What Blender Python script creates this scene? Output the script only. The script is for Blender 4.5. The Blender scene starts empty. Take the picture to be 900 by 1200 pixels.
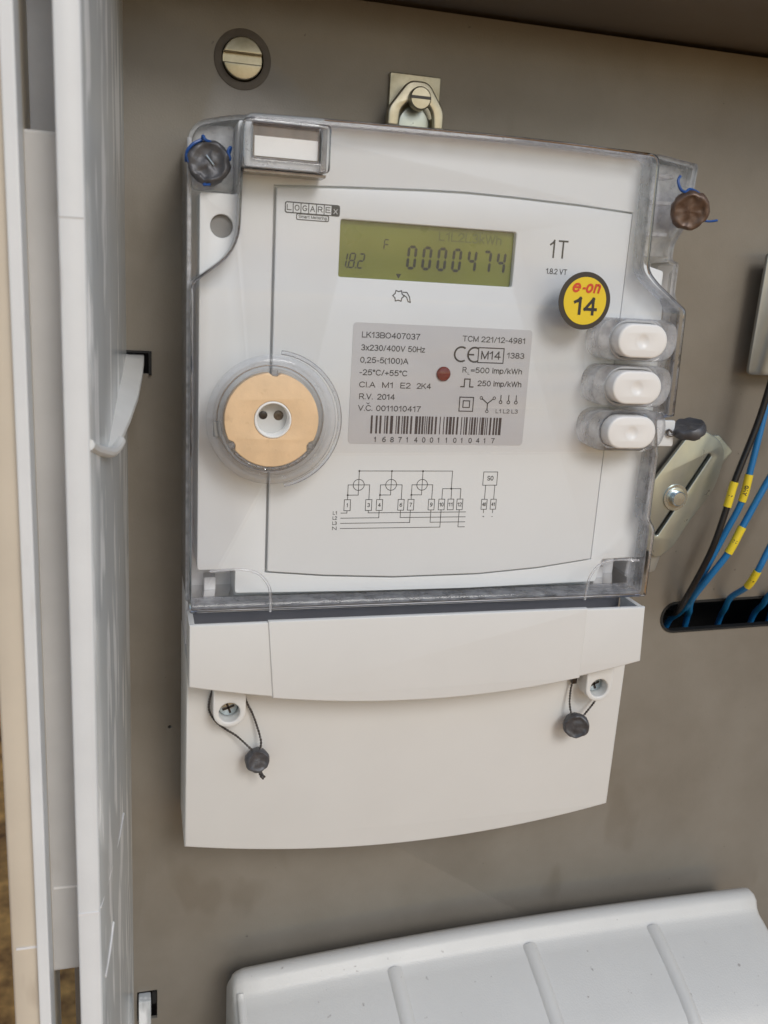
import bpy, bmesh, math, random
from mathutils import Vector, Matrix, noise
random.seed(7)
R = math.radians
scene = bpy.context.scene
col = scene.collection

# ------------------------------------------------------------------ camera
# working space everywhere below: millimetres (x right, z up, d out of the mounting plate)
def W(x, z, d): return Vector((x, -d, z)) / 1000.0
cam = bpy.data.cameras.new('camera'); cam_ob = bpy.data.objects.new('camera', cam); col.objects.link(cam_ob)
fwd = Vector((0.26300652, 0.93432053, -0.2405675)).normalized()
rv = Vector((0.24921088546, 0.26593783906, -0.02387480661)); th = rv.length; k = rv.normalized()
K = Matrix(((0, -k.z, k.y), (k.z, 0, -k.x), (-k.y, k.x, 0)))
RM = Matrix.Identity(3) + math.sin(th) * K + (1 - math.cos(th)) * (K @ K)
ax = [Vector((RM[i][0], -RM[i][2], RM[i][1])) for i in range(3)]
M = Matrix.Identity(4)
for i in range(3):
    for j in range(3): M[j][i] = ax[i][j]
M.translation = Vector((-0.0123616, -0.3597716, 0.0009917))
cam_ob.matrix_world = M
cam.sensor_fit = 'VERTICAL'; cam.sensor_height = 36; cam.sensor_width = 27
cam.lens = 1069.008 / 1200 * 36
cam.clip_start = 0.01; cam.clip_end = 200
cam.dof.use_dof = True; cam.dof.focus_distance = 0.345; cam.dof.aperture_fstop = 20
scene.camera = cam_ob

# ------------------------------------------------------------------ sky, sun, exposure
SUN = Vector((0.22, -0.86, 0.60)).normalized()          # towards the sun
el = math.asin(SUN.z); azi = math.atan2(SUN.x, SUN.y)
world = bpy.data.worlds.new('World'); scene.world = world; world.use_nodes = True
wn = world.node_tree; wn.nodes.clear()
sky = wn.nodes.new('ShaderNodeTexSky'); sky.sky_type = 'NISHITA'; sky.sun_disc = False
sky.sun_elevation = el; sky.sun_rotation = azi; sky.air_density = 1.1; sky.dust_density = 0.8; sky.ozone_density = 0.5
bg = wn.nodes.new('ShaderNodeBackground'); bg.inputs['Strength'].default_value = 0.095
wo = wn.nodes.new('ShaderNodeOutputWorld')
wn.links.new(sky.outputs[0], bg.inputs[0]); wn.links.new(bg.outputs[0], wo.inputs[0])
sun = bpy.data.lights.new('sun', 'SUN'); sun.energy = 1.0; sun.angle = R(20); sun.color = (1.0, 0.98, 0.95)
sun_ob = bpy.data.objects.new('sun', sun); col.objects.link(sun_ob)
sun_ob.rotation_euler = SUN.to_track_quat('Z', 'Y').to_euler(); sun_ob.location = (0.3, -2, 1.5)
vs = scene.view_settings
vs.view_transform = 'Standard'; vs.look = 'None'; vs.exposure = 0.3; vs.gamma = 1.0; vs.use_curve_mapping = False
scene.cycles.max_bounces = 14; scene.cycles.transparent_max_bounces = 32; scene.cycles.use_denoising = True

# ------------------------------------------------------------------ materials
MATS = {}
def mat(name, colr, rough=0.5, metal=0.0, var=0.06, vscale=60, bump=0.0, bscale=900, spec=0.5, stretch=(1, 1, 1), specks=None, colr2=None, rvar=0.08, dirt=None, aniso=0):
    m = bpy.data.materials.new(name); m.use_nodes = True; nt = m.node_tree; N = nt.nodes; L = nt.links
    b = N['Principled BSDF']
    b.inputs['Metallic'].default_value = metal; b.inputs['Specular IOR Level'].default_value = spec
    tc = N.new('ShaderNodeTexCoord'); mp = N.new('ShaderNodeMapping'); mp.inputs['Scale'].default_value = stretch
    L.new(tc.outputs['Object'], mp.inputs[0])
    nz = N.new('ShaderNodeTexNoise'); nz.inputs['Scale'].default_value = vscale; nz.inputs['Detail'].default_value = 6; nz.inputs['Roughness'].default_value = 0.6
    L.new(mp.outputs[0], nz.inputs['Vector'])
    rp = N.new('ShaderNodeValToRGB'); rp.color_ramp.elements[0].position = 0.3; rp.color_ramp.elements[1].position = 0.7
    c1 = [c * (1 - var) for c in colr] + [1]; c2 = [min(1, c * (1 + var)) for c in (colr2 or colr)] + [1]
    rp.color_ramp.elements[0].color = c1; rp.color_ramp.elements[1].color = c2
    L.new(nz.outputs['Fac'], rp.inputs[0]); out = rp.outputs[0]
    def over(fac, c):
        nonlocal out
        mx = N.new('ShaderNodeMix'); mx.data_type = 'RGBA'; L.new(fac, mx.inputs['Factor']); L.new(out, mx.inputs[6]); mx.inputs[7].default_value = list(c) + [1]; out = mx.outputs[2]
    for (sc, thr, strength, c, st) in ([specks] if specks else []) + ([dirt] if dirt else []):
        mp2 = N.new('ShaderNodeMapping'); mp2.inputs['Scale'].default_value = st; mp2.inputs['Location'].default_value = (1.7, 0.3, 2.9); L.new(tc.outputs['Object'], mp2.inputs[0])
        n2 = N.new('ShaderNodeTexNoise'); n2.inputs['Scale'].default_value = sc; n2.inputs['Detail'].default_value = 3; L.new(mp2.outputs[0], n2.inputs['Vector'])
        r2 = N.new('ShaderNodeMapRange'); r2.inputs[1].default_value = thr; r2.inputs[2].default_value = thr + 0.06; r2.inputs[4].default_value = strength
        L.new(n2.outputs['Fac'], r2.inputs[0]); over(r2.outputs[0], c)
    L.new(out, b.inputs['Base Color'])
    n3 = N.new('ShaderNodeTexNoise'); n3.inputs['Scale'].default_value = vscale * 2.3; n3.inputs['Detail'].default_value = 4; L.new(mp.outputs[0], n3.inputs['Vector'])
    r3 = N.new('ShaderNodeMapRange'); r3.inputs[3].default_value = max(0.02, rough - rvar); r3.inputs[4].default_value = min(1, rough + rvar)
    L.new(n3.outputs['Fac'], r3.inputs[0]); L.new(r3.outputs[0], b.inputs['Roughness'])
    if bump:
        n4 = N.new('ShaderNodeTexNoise'); n4.inputs['Scale'].default_value = bscale; n4.inputs['Detail'].default_value = 3; L.new(mp.outputs[0], n4.inputs['Vector'])
        bp = N.new('ShaderNodeBump'); bp.inputs['Strength'].default_value = bump; bp.inputs['Distance'].default_value = 0.0004
        L.new(n4.outputs['Fac'], bp.inputs['Height']); L.new(bp.outputs[0], b.inputs['Normal'])
    MATS[name] = m; return m
def clear(name, tint, haze, rough=0.06, ior=1.5, hcol=(0.75, 0.76, 0.80), hscale=220):
    """thin clear polycarbonate: straight-through transparency, Fresnel reflection and a little surface haze"""
    m = bpy.data.materials.new(name); m.use_nodes = True; nt = m.node_tree; N = nt.nodes; L = nt.links; N.clear()
    o = N.new('ShaderNodeOutputMaterial'); t = N.new('ShaderNodeBsdfTransparent'); t.inputs[0].default_value = list(tint) + [1]
    g = N.new('ShaderNodeBsdfGlossy'); g.inputs['Roughness'].default_value = rough
    df = N.new('ShaderNodeBsdfDiffuse'); df.inputs[0].default_value = list(hcol) + [1]
    tl = N.new('ShaderNodeBsdfTranslucent'); tl.inputs[0].default_value = list(hcol) + [1]
    dm = N.new('ShaderNodeMixShader'); dm.inputs[0].default_value = 0.5; L.new(df.outputs[0], dm.inputs[1]); L.new(tl.outputs[0], dm.inputs[2])
    tc = N.new('ShaderNodeTexCoord'); nz = N.new('ShaderNodeTexNoise'); nz.inputs['Scale'].default_value = hscale; nz.inputs['Detail'].default_value = 5; L.new(tc.outputs['Object'], nz.inputs['Vector'])
    mr = N.new('ShaderNodeMapRange'); mr.inputs[1].default_value = 0.25; mr.inputs[2].default_value = 0.75; mr.inputs[3].default_value = haze * 0.4; mr.inputs[4].default_value = haze * 1.6; L.new(nz.outputs['Fac'], mr.inputs[0])
    m1 = N.new('ShaderNodeMixShader'); L.new(mr.outputs[0], m1.inputs[0]); L.new(t.outputs[0], m1.inputs[1]); L.new(dm.outputs[0], m1.inputs[2])
    fr = N.new('ShaderNodeFresnel'); fr.inputs[0].default_value = ior
    m2 = N.new('ShaderNodeMixShader'); L.new(fr.outputs[0], m2.inputs[0]); L.new(m1.outputs[0], m2.inputs[1]); L.new(g.outputs[0], m2.inputs[2])
    L.new(m2.outputs[0], o.inputs[0]); MATS[name] = m; return m

mat('plate_paint', (0.212, 0.187, 0.151), 0.36, var=0.13, vscale=13, bump=0.16, bscale=1400, colr2=(0.226, 0.206, 0.175), dirt=(26, 0.62, 0.35, (0.15, 0.125, 0.093), (1, 1, 0.5)), specks=(300, 0.72, 0.7, (0.05, 0.043, 0.035), (1, 1, 1)))
mat('roof_paint', (0.17, 0.155, 0.135), 0.45, var=0.06, vscale=20)
mat('gap_black', (0.012, 0.011, 0.011), 0.8)
mat('cabinet_grey', (0.58, 0.61, 0.62), 0.22, var=0.05, vscale=18, bump=0.05, bscale=500, stretch=(1, 1, 0.15), specks=(120, 0.545, 0.95, (0.92, 0.94, 0.95), (0.8, 0.8, 0.17)), dirt=(160, 0.62, 0.45, (0.38, 0.405, 0.42), (0.8, 0.8, 0.15)))
mat('cabinet_rim', (0.76, 0.785, 0.80), 0.40, var=0.05, vscale=30, bump=0.05, bscale=700, dirt=(60, 0.68, 0.35, (0.42, 0.38, 0.35), (1, 1, 0.3)))
mat('cabinet_channel', (0.55, 0.55, 0.55), 0.5, var=0.08, vscale=25, bump=0.05, dirt=(50, 0.64, 0.4, (0.30, 0.26, 0.22), (1, 1, 0.3)))
mat('cabinet_dark', (0.55, 0.55, 0.54), 0.6, var=0.1, vscale=40)
mat('ring_dark', (0.10, 0.085, 0.07), 0.6, var=0.15, vscale=200)
mat('door_beige', (0.72, 0.64, 0.52), 0.5, var=0.07, vscale=20, dirt=(70, 0.66, 0.4, (0.40, 0.33, 0.26), (1, 1, 0.3)))
mat('film_white', (0.78, 0.78, 0.79), 0.3)
mat('latch_white', (0.68, 0.68, 0.66), 0.35, var=0.04)
mat('rubber_black', (0.01, 0.01, 0.01), 0.7)
mat('ground_leaves', (0.22, 0.066, 0.014), 0.9, var=0.5, vscale=28, colr2=(0.70, 0.32, 0.08), bump=0.8, bscale=40)
mat('white_plastic', (0.725, 0.745, 0.755), 0.38, var=0.015, vscale=25, bump=0.035, bscale=2600)
mat('cover_plastic', (0.73, 0.73, 0.715), 0.36, var=0.02, vscale=25, bump=0.05, bscale=2600, specks=(330, 0.76, 0.35, (0.45, 0.41, 0.37), (1, 1, 1)))  # tinted slightly warm: ground bounce on the lower covers is put into the colour
mat('gap_fill_dark', (0.17, 0.17, 0.185), 0.5)
mat('body_grey', (0.70, 0.70, 0.72), 0.5, var=0.04)
mat('button_plastic', (0.83, 0.82, 0.80), 0.33, var=0.015, bump=0.03, bscale=2500)
mat('label_grey', (0.56, 0.56, 0.575), 0.45, var=0.02)
mat('print_black', (0.025, 0.023, 0.023), 0.5)
mat('print_brown', (0.05, 0.035, 0.035), 0.5)
mat('print_red', (0.62, 0.06, 0.02), 0.5)
mat('sticker_yellow', (0.80, 0.58, 0.02), 0.35, var=0.03)
mat('sticker_black', (0.035, 0.028, 0.022), 0.4)
mat('lcd', (0.145, 0.158, 0.016), 0.3, var=0.08, vscale=30, colr2=(0.172, 0.190, 0.023))
mat('lcd_segment', (0.014, 0.016, 0.007), 0.4)
mat('lcd_faint', (0.095, 0.105, 0.018), 0.4)
mat('led_red', (0.16, 0.006, 0.004), 0.12, var=0.1, spec=0.4)
mat('spot_grey', (0.24, 0.235, 0.225), 0.6)
mat('peach_metal', (0.78, 0.56, 0.345), 0.30, var=0.09, vscale=120, bump=0.12, bscale=1500, dirt=(200, 0.66, 0.3, (0.50, 0.33, 0.19), (1, 1, 1)))
mat('port_floor', (0.50, 0.50, 0.49), 0.5, var=0.06)
mat('diode_bronze', (0.10, 0.075, 0.055), 0.25, var=0.4, vscale=900)
mat('hole_dark', (0.03, 0.022, 0.018), 0.35)
mat('lead', (0.085, 0.085, 0.092), 0.42, metal=0.25, var=0.25, vscale=260, bump=0.5, bscale=420)
mat('lead_brown', (0.15, 0.10, 0.075), 0.42, metal=0.3, var=0.25, vscale=260, bump=0.5, bscale=420)
mat('blue_wire', (0.012, 0.075, 0.30), 0.35, var=0.1)
mat('seal_wire', (0.10, 0.09, 0.085), 0.35, metal=0.6, var=0.3, vscale=700)
mat('zinc', (0.40, 0.36, 0.25), 0.36, metal=0.85, var=0.12, vscale=120, bump=0.08, bscale=800, colr2=(0.46, 0.42, 0.32))
mat('zinc_pale', (0.40, 0.44, 0.43), 0.30, metal=0.7, var=0.10, vscale=70, colr2=(0.44, 0.46, 0.39), stretch=(1, 1, 0.5))
mat('zinc_blue', (0.55, 0.62, 0.64), 0.25, metal=0.9, var=0.1, vscale=200)
mat('chrome', (0.55, 0.53, 0.50), 0.10, metal=1.0, var=0.05)
mat('lens_dark', (0.16, 0.13, 0.115), 0.14, metal=0.8, var=0.3, vscale=120, stretch=(1.5, 1, 0.2))
mat('card_white', (0.86, 0.86, 0.84), 0.6)
mat('insulation_blue', (0.012, 0.17, 0.42), 0.38, var=0.06)
mat('insulation_black', (0.012, 0.011, 0.012), 0.35)
mat('sleeve_yellow', (0.80, 0.62, 0.03), 0.4, var=0.04)
mat('shroud_plastic', (0.645, 0.64, 0.615), 0.40, var=0.03, vscale=25, bump=0.25, bscale=1300, specks=(260, 0.70, 0.7, (0.28, 0.25, 0.23), (1, 1, 1)))
mat('steel_plate', (0.34, 0.345, 0.325), 0.35, metal=0.5, var=0.06)
clear('clear_sheet', (0.985, 0.986, 0.99), 0.018, ior=1.3, hscale=35)
clear('clear_wall', (0.98, 0.981, 0.985), 0.30, ior=1.22, hcol=(0.97, 0.975, 1.0))
clear('clear_edge', (0.98, 0.981, 0.985), 0.40, rough=0.10, ior=1.35, hcol=(0.97, 0.975, 1.0))
clear('clear_milky', (0.98, 0.981, 0.985), 0.75, rough=0.10, ior=1.4, hcol=(0.97, 0.975, 1.0))
clear('clear_ring', (0.97, 0.975, 0.985), 0.20, ior=1.45, hcol=(0.86, 0.88, 0.91))

# ------------------------------------------------------------------ mesh helpers
class MB:
    def __init__(s): s.v = []; s.f = []
    def add(s, vs_, fs):
        n = len(s.v); s.v += [tuple(v) for v in vs_]; s.f += [[i + n for i in f] for f in fs]; return s
    def box(s, x0, x1, z0, z1, d0, d1):
        return s.add([(x, z, d) for d in (d0, d1) for z in (z0, z1) for x in (x0, x1)], [(0, 1, 3, 2), (4, 6, 7, 5), (0, 4, 5, 1), (2, 3, 7, 6), (0, 2, 6, 4), (1, 5, 7, 3)])
    def flat(s, poly, d):
        return s.add([(x, z, d) for x, z in poly], [list(range(len(poly)))])
    def stroke(s, pts, w, d, closed=False):
        """flat printed line of width w"""
        P = [Vector(p) for p in pts]
        if closed: P.append(P[0])
        for i_, (a, b) in enumerate(zip(P, P[1:])):
            t = (b - a)
            if t.length < 1e-6: continue
            t.normalize(); n = Vector((-t.y, t.x)) * w / 2; e = t * w / 2
            s.flat([tuple(a - e - n), tuple(b + e - n), tuple(b + e + n), tuple(a - e + n)], d + 0.012 * (i_ % 3))
        return s
    def lathe(s, prof, centre, axis=(0, 0, 1), seg=40, close=True, up=None):
        """profile of (radius, height) about an axis through centre (x, z, d)"""
        a = Vector(axis).normalized(); u = a.orthogonal().normalized(); w = a.cross(u); c = Vector(centre)
        n = len(s.v)
        for r, h in prof:
            for i in range(seg):
                t = 2 * math.pi * i / seg; s.v.append(tuple(c + a * h + (u * math.cos(t) + w * math.sin(t)) * r))
        for j in range(len(prof) - 1):
            for i in range(seg):
                i2 = (i + 1) % seg; s.f.append([n + j * seg + i, n + j * seg + i2, n + (j + 1) * seg + i2, n + (j + 1) * seg + i])
        if close:
            s.f.append([n + i for i in range(seg)][::-1]); s.f.append([n + (len(prof) - 1) * seg + i for i in range(seg)])
        return s
    def tube(s, pts, r, seg=10, caps=True):
        P = [Vector(p) for p in pts]; n0 = len(s.v); up = None
        for i, p in enumerate(P):
            t = (P[min(i + 1, len(P) - 1)] - P[max(i - 1, 0)]).normalized()
            if up is None: up = t.orthogonal().normalized()
            up = (up - t * up.dot(t)).normalized(); w = t.cross(up)
            for q in range(seg):
                a = 2 * math.pi * q / seg; s.v.append(tuple(p + (up * math.cos(a) + w * math.sin(a)) * r))
        for i in range(len(P) - 1):
            for q in range(seg):
                q2 = (q + 1) % seg; s.f.append([n0 + i * seg + q, n0 + i * seg + q2, n0 + (i + 1) * seg + q2, n0 + (i + 1) * seg + q])
        if caps:
            s.f.append([n0 + q for q in range(seg)][::-1]); s.f.append([n0 + (len(P) - 1) * seg + q for q in range(seg)])
        return s
    def build(s, name, material, parent=None, smooth=35, bevel=0, weld=True):
        me = bpy.data.meshes.new(name)
        me.from_pydata([W(*v) for v in s.v], [], s.f)
        return finish(name, me, material, parent, smooth, bevel, weld)
def finish(name, me, material, parent, smooth=35, bevel=0, weld=True):
    bm = bmesh.new(); bm.from_mesh(me)
    if weld: bmesh.ops.remove_doubles(bm, verts=bm.verts, dist=1e-6)
    bmesh.ops.recalc_face_normals(bm, faces=bm.faces)
    if bevel:
        es = [e for e in bm.edges if len(e.link_faces) == 2 and e.calc_face_angle(0) > R(40)]
        bmesh.ops.bevel(bm, geom=es, offset=bevel / 1000, segments=2, affect='EDGES', profile=0.6, clamp_overlap=True)
    o0 = parent_origin(parent)
    bmesh.ops.translate(bm, verts=bm.verts, vec=-o0)
    bm.to_mesh(me); bm.free()
    me.materials.clear(); me.materials.append(MATS[material])
    if smooth:
        for p in me.polygons: p.use_smooth = True
        me.set_sharp_from_angle(angle=R(smooth))
    ob = bpy.data.objects.new(name, me); col.objects.link(ob)
    if parent: ob.parent = parent
    return ob
ORI = {}
def parent_origin(p):
    v = Vector((0, 0, 0))
    while p: v += p.location; p = p.parent
    return v
def thing(name, label, cat, at=(0, 0, 0), group=None, kind=None):
    o = bpy.data.objects.new(name, None); o.empty_display_size = 0.01; col.objects.link(o); o.location = W(*at)
    o['label'] = label
    if cat: o['category'] = cat
    if group: o['group'] = group
    if kind: o['kind'] = kind
    return o
def plate(name, outlines, d0, d1, material, parent=None, bevel=0.0, smooth=35):
    """extruded outline(s) in the x-z plane between depths d0 and d1; further outlines cut holes; rounded rim"""
    cu = bpy.data.curves.new(name, 'CURVE'); cu.dimensions = '2D'; cu.fill_mode = 'BOTH'
    for pts in outlines:
        sp = cu.splines.new('POLY'); sp.points.add(len(pts) - 1)
        for q, (x, z) in zip(sp.points, pts): q.co = (x, z, 0, 1)
        sp.use_cyclic_u = True
    h = (d1 - d0) / 2
    cu.extrude = h - bevel; cu.bevel_depth = bevel; cu.bevel_resolution = 2; cu.offset = -bevel
    ob = bpy.data.objects.new(name, cu); col.objects.link(ob)
    me = bpy.data.meshes.new_from_object(ob.evaluated_get(bpy.context.evaluated_depsgraph_get()))
    bpy.data.objects.remove(ob); bpy.data.curves.remove(cu)
    dm = (d0 + d1) / 2
    for v in me.vertices: v.co = W(v.co.x, v.co.y, v.co.z + dm)
    return finish(name, me, material, parent, smooth)
def arc(cx, cz, r, a0, a1, n=10): return [(cx + r * math.cos(R(a0 + (a1 - a0) * i / n)), cz + r * math.sin(R(a0 + (a1 - a0) * i / n))) for i in range(n + 1)]
def circ(cx, cz, r, n=48): return arc(cx, cz, r, 0, 360 - 360 / n, n - 1)
def rnd(pts, r, n=5):
    """round the corners of a polygon; r is one radius or one per corner"""
    out = []; m = len(pts)
    for i in range(m):
        rr = r[i] if isinstance(r, (list, tuple)) else r
        p = Vector(pts[i]); a = Vector(pts[i - 1]) - p; b = Vector(pts[(i + 1) % m]) - p
        rr = min(rr, a.length * 0.49, b.length * 0.49)
        if rr < 1e-4: out.append(tuple(p)); continue
        A = p + a.normalized() * rr; B = p + b.normalized() * rr
        for j in range(n + 1):
            t = j / n; out.append(tuple((1 - t) ** 2 * A + 2 * t * (1 - t) * p + t * t * B))
    return out
def rect(x0, z0, x1, z1, r=0, n=5):
    p = [(x0, z0), (x1, z0), (x1, z1), (x0, z1)]; return rnd(p, r, n) if r else p
def stadium(x0, x1, zc, r, n=14): return arc(x1 - r, zc, r, -90, 90, n) + arc(x0 + r, zc, r, 90, 270, n)
def inset(pts, w):
    m = len(pts); A = sum(pts[i - 1][0] * pts[i][1] - pts[i][0] * pts[i - 1][1] for i in range(m)); sg = 1 if A > 0 else -1; out = []
    for i in range(m):
        p = Vector(pts[i]); e1 = (p - Vector(pts[i - 1])); e2 = (Vector(pts[(i + 1) % m]) - p)
        if e1.length < 1e-6 or e2.length < 1e-6: continue
        e1.normalize(); e2.normalize()
        n1 = Vector((-e1.y, e1.x)) * sg; n2 = Vector((-e2.y, e2.x)) * sg; b = (n1 + n2)
        b = b / max(0.3, b.dot(n1)) if b.length > 1e-6 else n1
        out.append(tuple(p + b * w))
    return out
def smooth_path(pts, n=8):
    P = [Vector(p) for p in pts]; out = []
    for i in range(len(P) - 1):
        p0 = P[max(i - 1, 0)]; p1 = P[i]; p2 = P[i + 1]; p3 = P[min(i + 2, len(P) - 1)]
        for j in range(n):
            t = j / n
            out.append(0.5 * ((2 * p1) + (-p0 + p2) * t + (2 * p0 - 5 * p1 + 4 * p2 - p3) * t * t + (-p0 + 3 * p1 - 3 * p2 + p3) * t ** 3))
    out.append(P[-1]); return out
def twisted(mb, pts, r, pitch, n=14):
    """two strands wound round a path"""
    P = smooth_path(pts, n); L = 0; S = [[], []]; up = None
    for i, p in enumerate(P):
        t = (P[min(i + 1, len(P) - 1)] - P[max(i - 1, 0)]).normalized()
        if up is None: up = t.orthogonal().normalized()
        up = (up - t * up.dot(t)).normalized(); w = t.cross(up)
        if i: L += (p - P[i - 1]).length
        for q in (0, 1):
            a = 2 * math.pi * L / pitch + q * math.pi; S[q].append(p + (up * math.cos(a) + w * math.sin(a)) * r)
    for q in S: mb.tube(q, r * 1.02, 6)
# ---- printed lettering
def A_(cx, cy, rx, ry, a0, a1, n=9): return [(cx + rx * math.cos(R(a0 + (a1 - a0) * i / n)), cy + ry * math.sin(R(a0 + (a1 - a0) * i / n))) for i in range(n + 1)]
GL = {
 '0': (.56, [A_(.28, .5, .27, .5, 0, 360, 16)]), '1': (.36, [[(.0, .76), (.16, .86), (.27, 1), (.27, 0)]]),
 '2': (.56, [A_(.28, .72, .26, .28, 170, -30) + [(.01, 0), (.56, 0)]]), '3': (.56, [A_(.27, .75, .24, .25, 155, -90) + A_(.27, .25, .28, .26, 90, -155)]),
 '4': (.6, [[(.44, 0), (.44, 1), (.01, .30), (.6, .30)]]), '5': (.56, [[(.5, 1), (.12, 1), (.04, .5)] + A_(.27, .33, .28, .33, 130, -150)]),
 '6': (.56, [A_(.29, .31, .26, .31, 0, 360, 14), A_(.45, .4, .43, .6, 180, 80)]), '7': (.56, [[(0, 1), (.56, 1), (.32, .55), (.2, 0)]]),
 '8': (.56, [A_(.28, .75, .23, .25, 0, 360, 12), A_(.28, .25, .28, .26, 0, 360, 12)]), '9': (.56, [A_(.27, .69, .26, .31, 0, 360, 14), A_(.11, .6, .43, .6, 0, -100)]),
 'A': (.7, [[(0, 0), (.35, 1), (.7, 0)], [(.12, .34), (.58, .34)]]), 'B': (.62, [[(0, 0), (0, 1), (.36, 1)] + A_(.36, .75, .22, .25, 90, -90) + [(0, .5)], [(.36, .5)] + A_(.36, .25, .26, .25, 90, -90) + [(0, 0)]]),
 'C': (.68, [A_(.37, .5, .37, .5, 40, 320, 14)]), 'D': (.66, [[(0, 0), (0, 1), (.3, 1)] + A_(.3, .5, .36, .5, 90, -90, 12) + [(0, 0)]]), 'E': (.56, [[(.56, 1), (0, 1), (0, 0), (.58, 0)], [(0, .52), (.5, .52)]]),
 'F': (.54, [[(.54, 1), (0, 1), (0, 0)], [(0, .52), (.46, .52)]]), 'G': (.72, [A_(.37, .5, .37, .5, 45, 330, 14) + [(.72, .45), (.42, .45)]]), 'H': (.62, [[(0, 0), (0, 1)], [(.62, 0), (.62, 1)], [(0, .53), (.62, .53)]]),
 'K': (.62, [[(0, 0), (0, 1)], [(.58, 1), (0, .38)], [(.2, .6), (.62, 0)]]), 'L': (.5, [[(0, 1), (0, 0), (.5, 0)]]), 'M': (.72, [[(0, 0), (0, 1), (.36, .05), (.72, 1), (.72, 0)]]),
 'N': (.62, [[(0, 0), (0, 1), (.62, 0), (.62, 1)]]), 'O': (.76, [A_(.38, .5, .38, .5, 0, 360, 18)]), 'R': (.66, [[(0, 0), (0, 1), (.38, 1)] + A_(.38, .74, .24, .26, 90, -90) + [(0, .48)], [(.36, .48), (.66, 0)]]),
 'S': (.6, [A_(.3, .74, .27, .26, 30, 270) + A_(.3, .25, .29, .25, 90, -155)]), 'T': (.64, [[(0, 1), (.64, 1)], [(.32, 1), (.32, 0)]]), 'V': (.68, [[(0, 1), (.34, 0), (.68, 1)]]), 'W': (.94, [[(0, 1), (.24, 0), (.47, 1), (.7, 0), (.94, 1)]]),
 'X': (.64, [[(0, 0), (.64, 1)], [(0, 1), (.64, 0)]]), 'Y': (.66, [[(0, 1), (.33, .45), (.66, 1)], [(.33, .45), (.33, 0)]]),
 'i': (.04, [[(.02, 0), (.02, .72)], [(.02, .95), (.02, 1)]]), 'l': (.04, [[(.02, 0), (.02, 1)]]), 'h': (.44, [[(0, 0), (0, 1)], [(0, .45)] + A_(.22, .48, .22, .24, 170, 0, 7) + [(.44, 0)]]), 'k': (.42, [[(0, 0), (0, 1)], [(.4, .72), (0, .3)], [(.14, .44), (.42, 0)]]),
 'm': (.74, [[(0, 0), (0, .72)], [(0, .45)] + A_(.185, .5, .185, .22, 170, 0, 6) + [(.37, 0)], [(.37, .45)] + A_(.555, .5, .185, .22, 170, 0, 6) + [(.74, 0)]]), 'p': (.48, [[(0, -.28), (0, .72)], A_(.24, .36, .24, .36, 0, 360, 12)]),
 'x': (.46, [[(0, 0), (.46, .72)], [(0, .72), (.46, 0)]]), 'z': (.42, [[(.02, .72), (.42, .72), (0, 0), (.44, 0)]]), 'e': (.5, [[(.02, .4), (.5, .4)] + A_(.25, .36, .25, .36, 5, 320, 12)]), 'o': (.5, [A_(.25, .36, .25, .36, 0, 360, 12)]), 'n': (.42, [[(0, 0), (0, .72)], [(0, .45)] + A_(.21, .48, .21, .24, 170, 0, 7) + [(.42, 0)]]),
 'r': (.26, [[(0, 0), (0, .72)], [(0, .45)] + A_(.2, .45, .2, .27, 170, 75, 5)]), 't': (.24, [[(.1, .95), (.1, .1), (.24, .0)], [(0, .72), (.24, .72)]]), 'a': (.46, [A_(.22, .5, .2, .22, 150, 0, 6) + [(.42, 0)], A_(.2, .2, .2, .2, 0, 360, 10)]), 'g': (.46, [A_(.23, .37, .23, .35, 0, 360, 12), [(.46, .72), (.46, -.1)] + A_(.23, -.1, .23, .18, 0, -150, 7)]),
 '.': (.04, [[(.02, 0), (.02, .04)]]), ',': (.06, [[(.05, .05), (.0, -.14)]]), '/': (.32, [[(0, 0), (.32, 1)]]), '-': (.28, [[(0, .38), (.28, .38)]]), '+': (.5, [[(0, .42), (.5, .42)], [(.25, .16), (.25, .68)]]), '=': (.5, [[(0, .54), (.5, .54)], [(0, .3), (.5, .3)]]),
 '(': (.2, [A_(.36, .38, .36, .64, 122, 238, 8)]), ')': (.2, [A_(-.16, .38, .36, .64, 58, -58, 8)]), '\u00b0': (.26, [A_(.13, .85, .13, .14, 0, 360, 8)]), ' ': (.16, []), '*': (0, []),
}
def letters(mb, txt, x0, x1, zb, cap, d, shear=0.0, weight=0.14, gap=0.2):
    """single-stroke sans lettering from x0 to x1, baseline zb, capitals of height cap"""
    adv = 0; place = []
    for ch in txt:
        place.append((adv, GL[ch])); adv += GL[ch][0] + gap
    tot = max(adv - gap, 0.05); w = cap * weight; sx = max((x1 - x0 - w), 0.02) / tot if tot > 0.06 else cap
    for a, (gw, strokes) in place:
        for k_, st_ in enumerate(strokes):
            mb.stroke([(x0 + w / 2 + (a + px) * sx + shear * pz * cap, zb + w / 2 + pz * (cap - w)) for px, pz in st_], w, d + 0.04 * k_)
SEG = {'0': 'abcdef', '1': 'bc', '2': 'abdeg', '4': 'bcfg', '7': 'abc', '8': 'abcdefg', 'F': 'aefg'}
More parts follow.
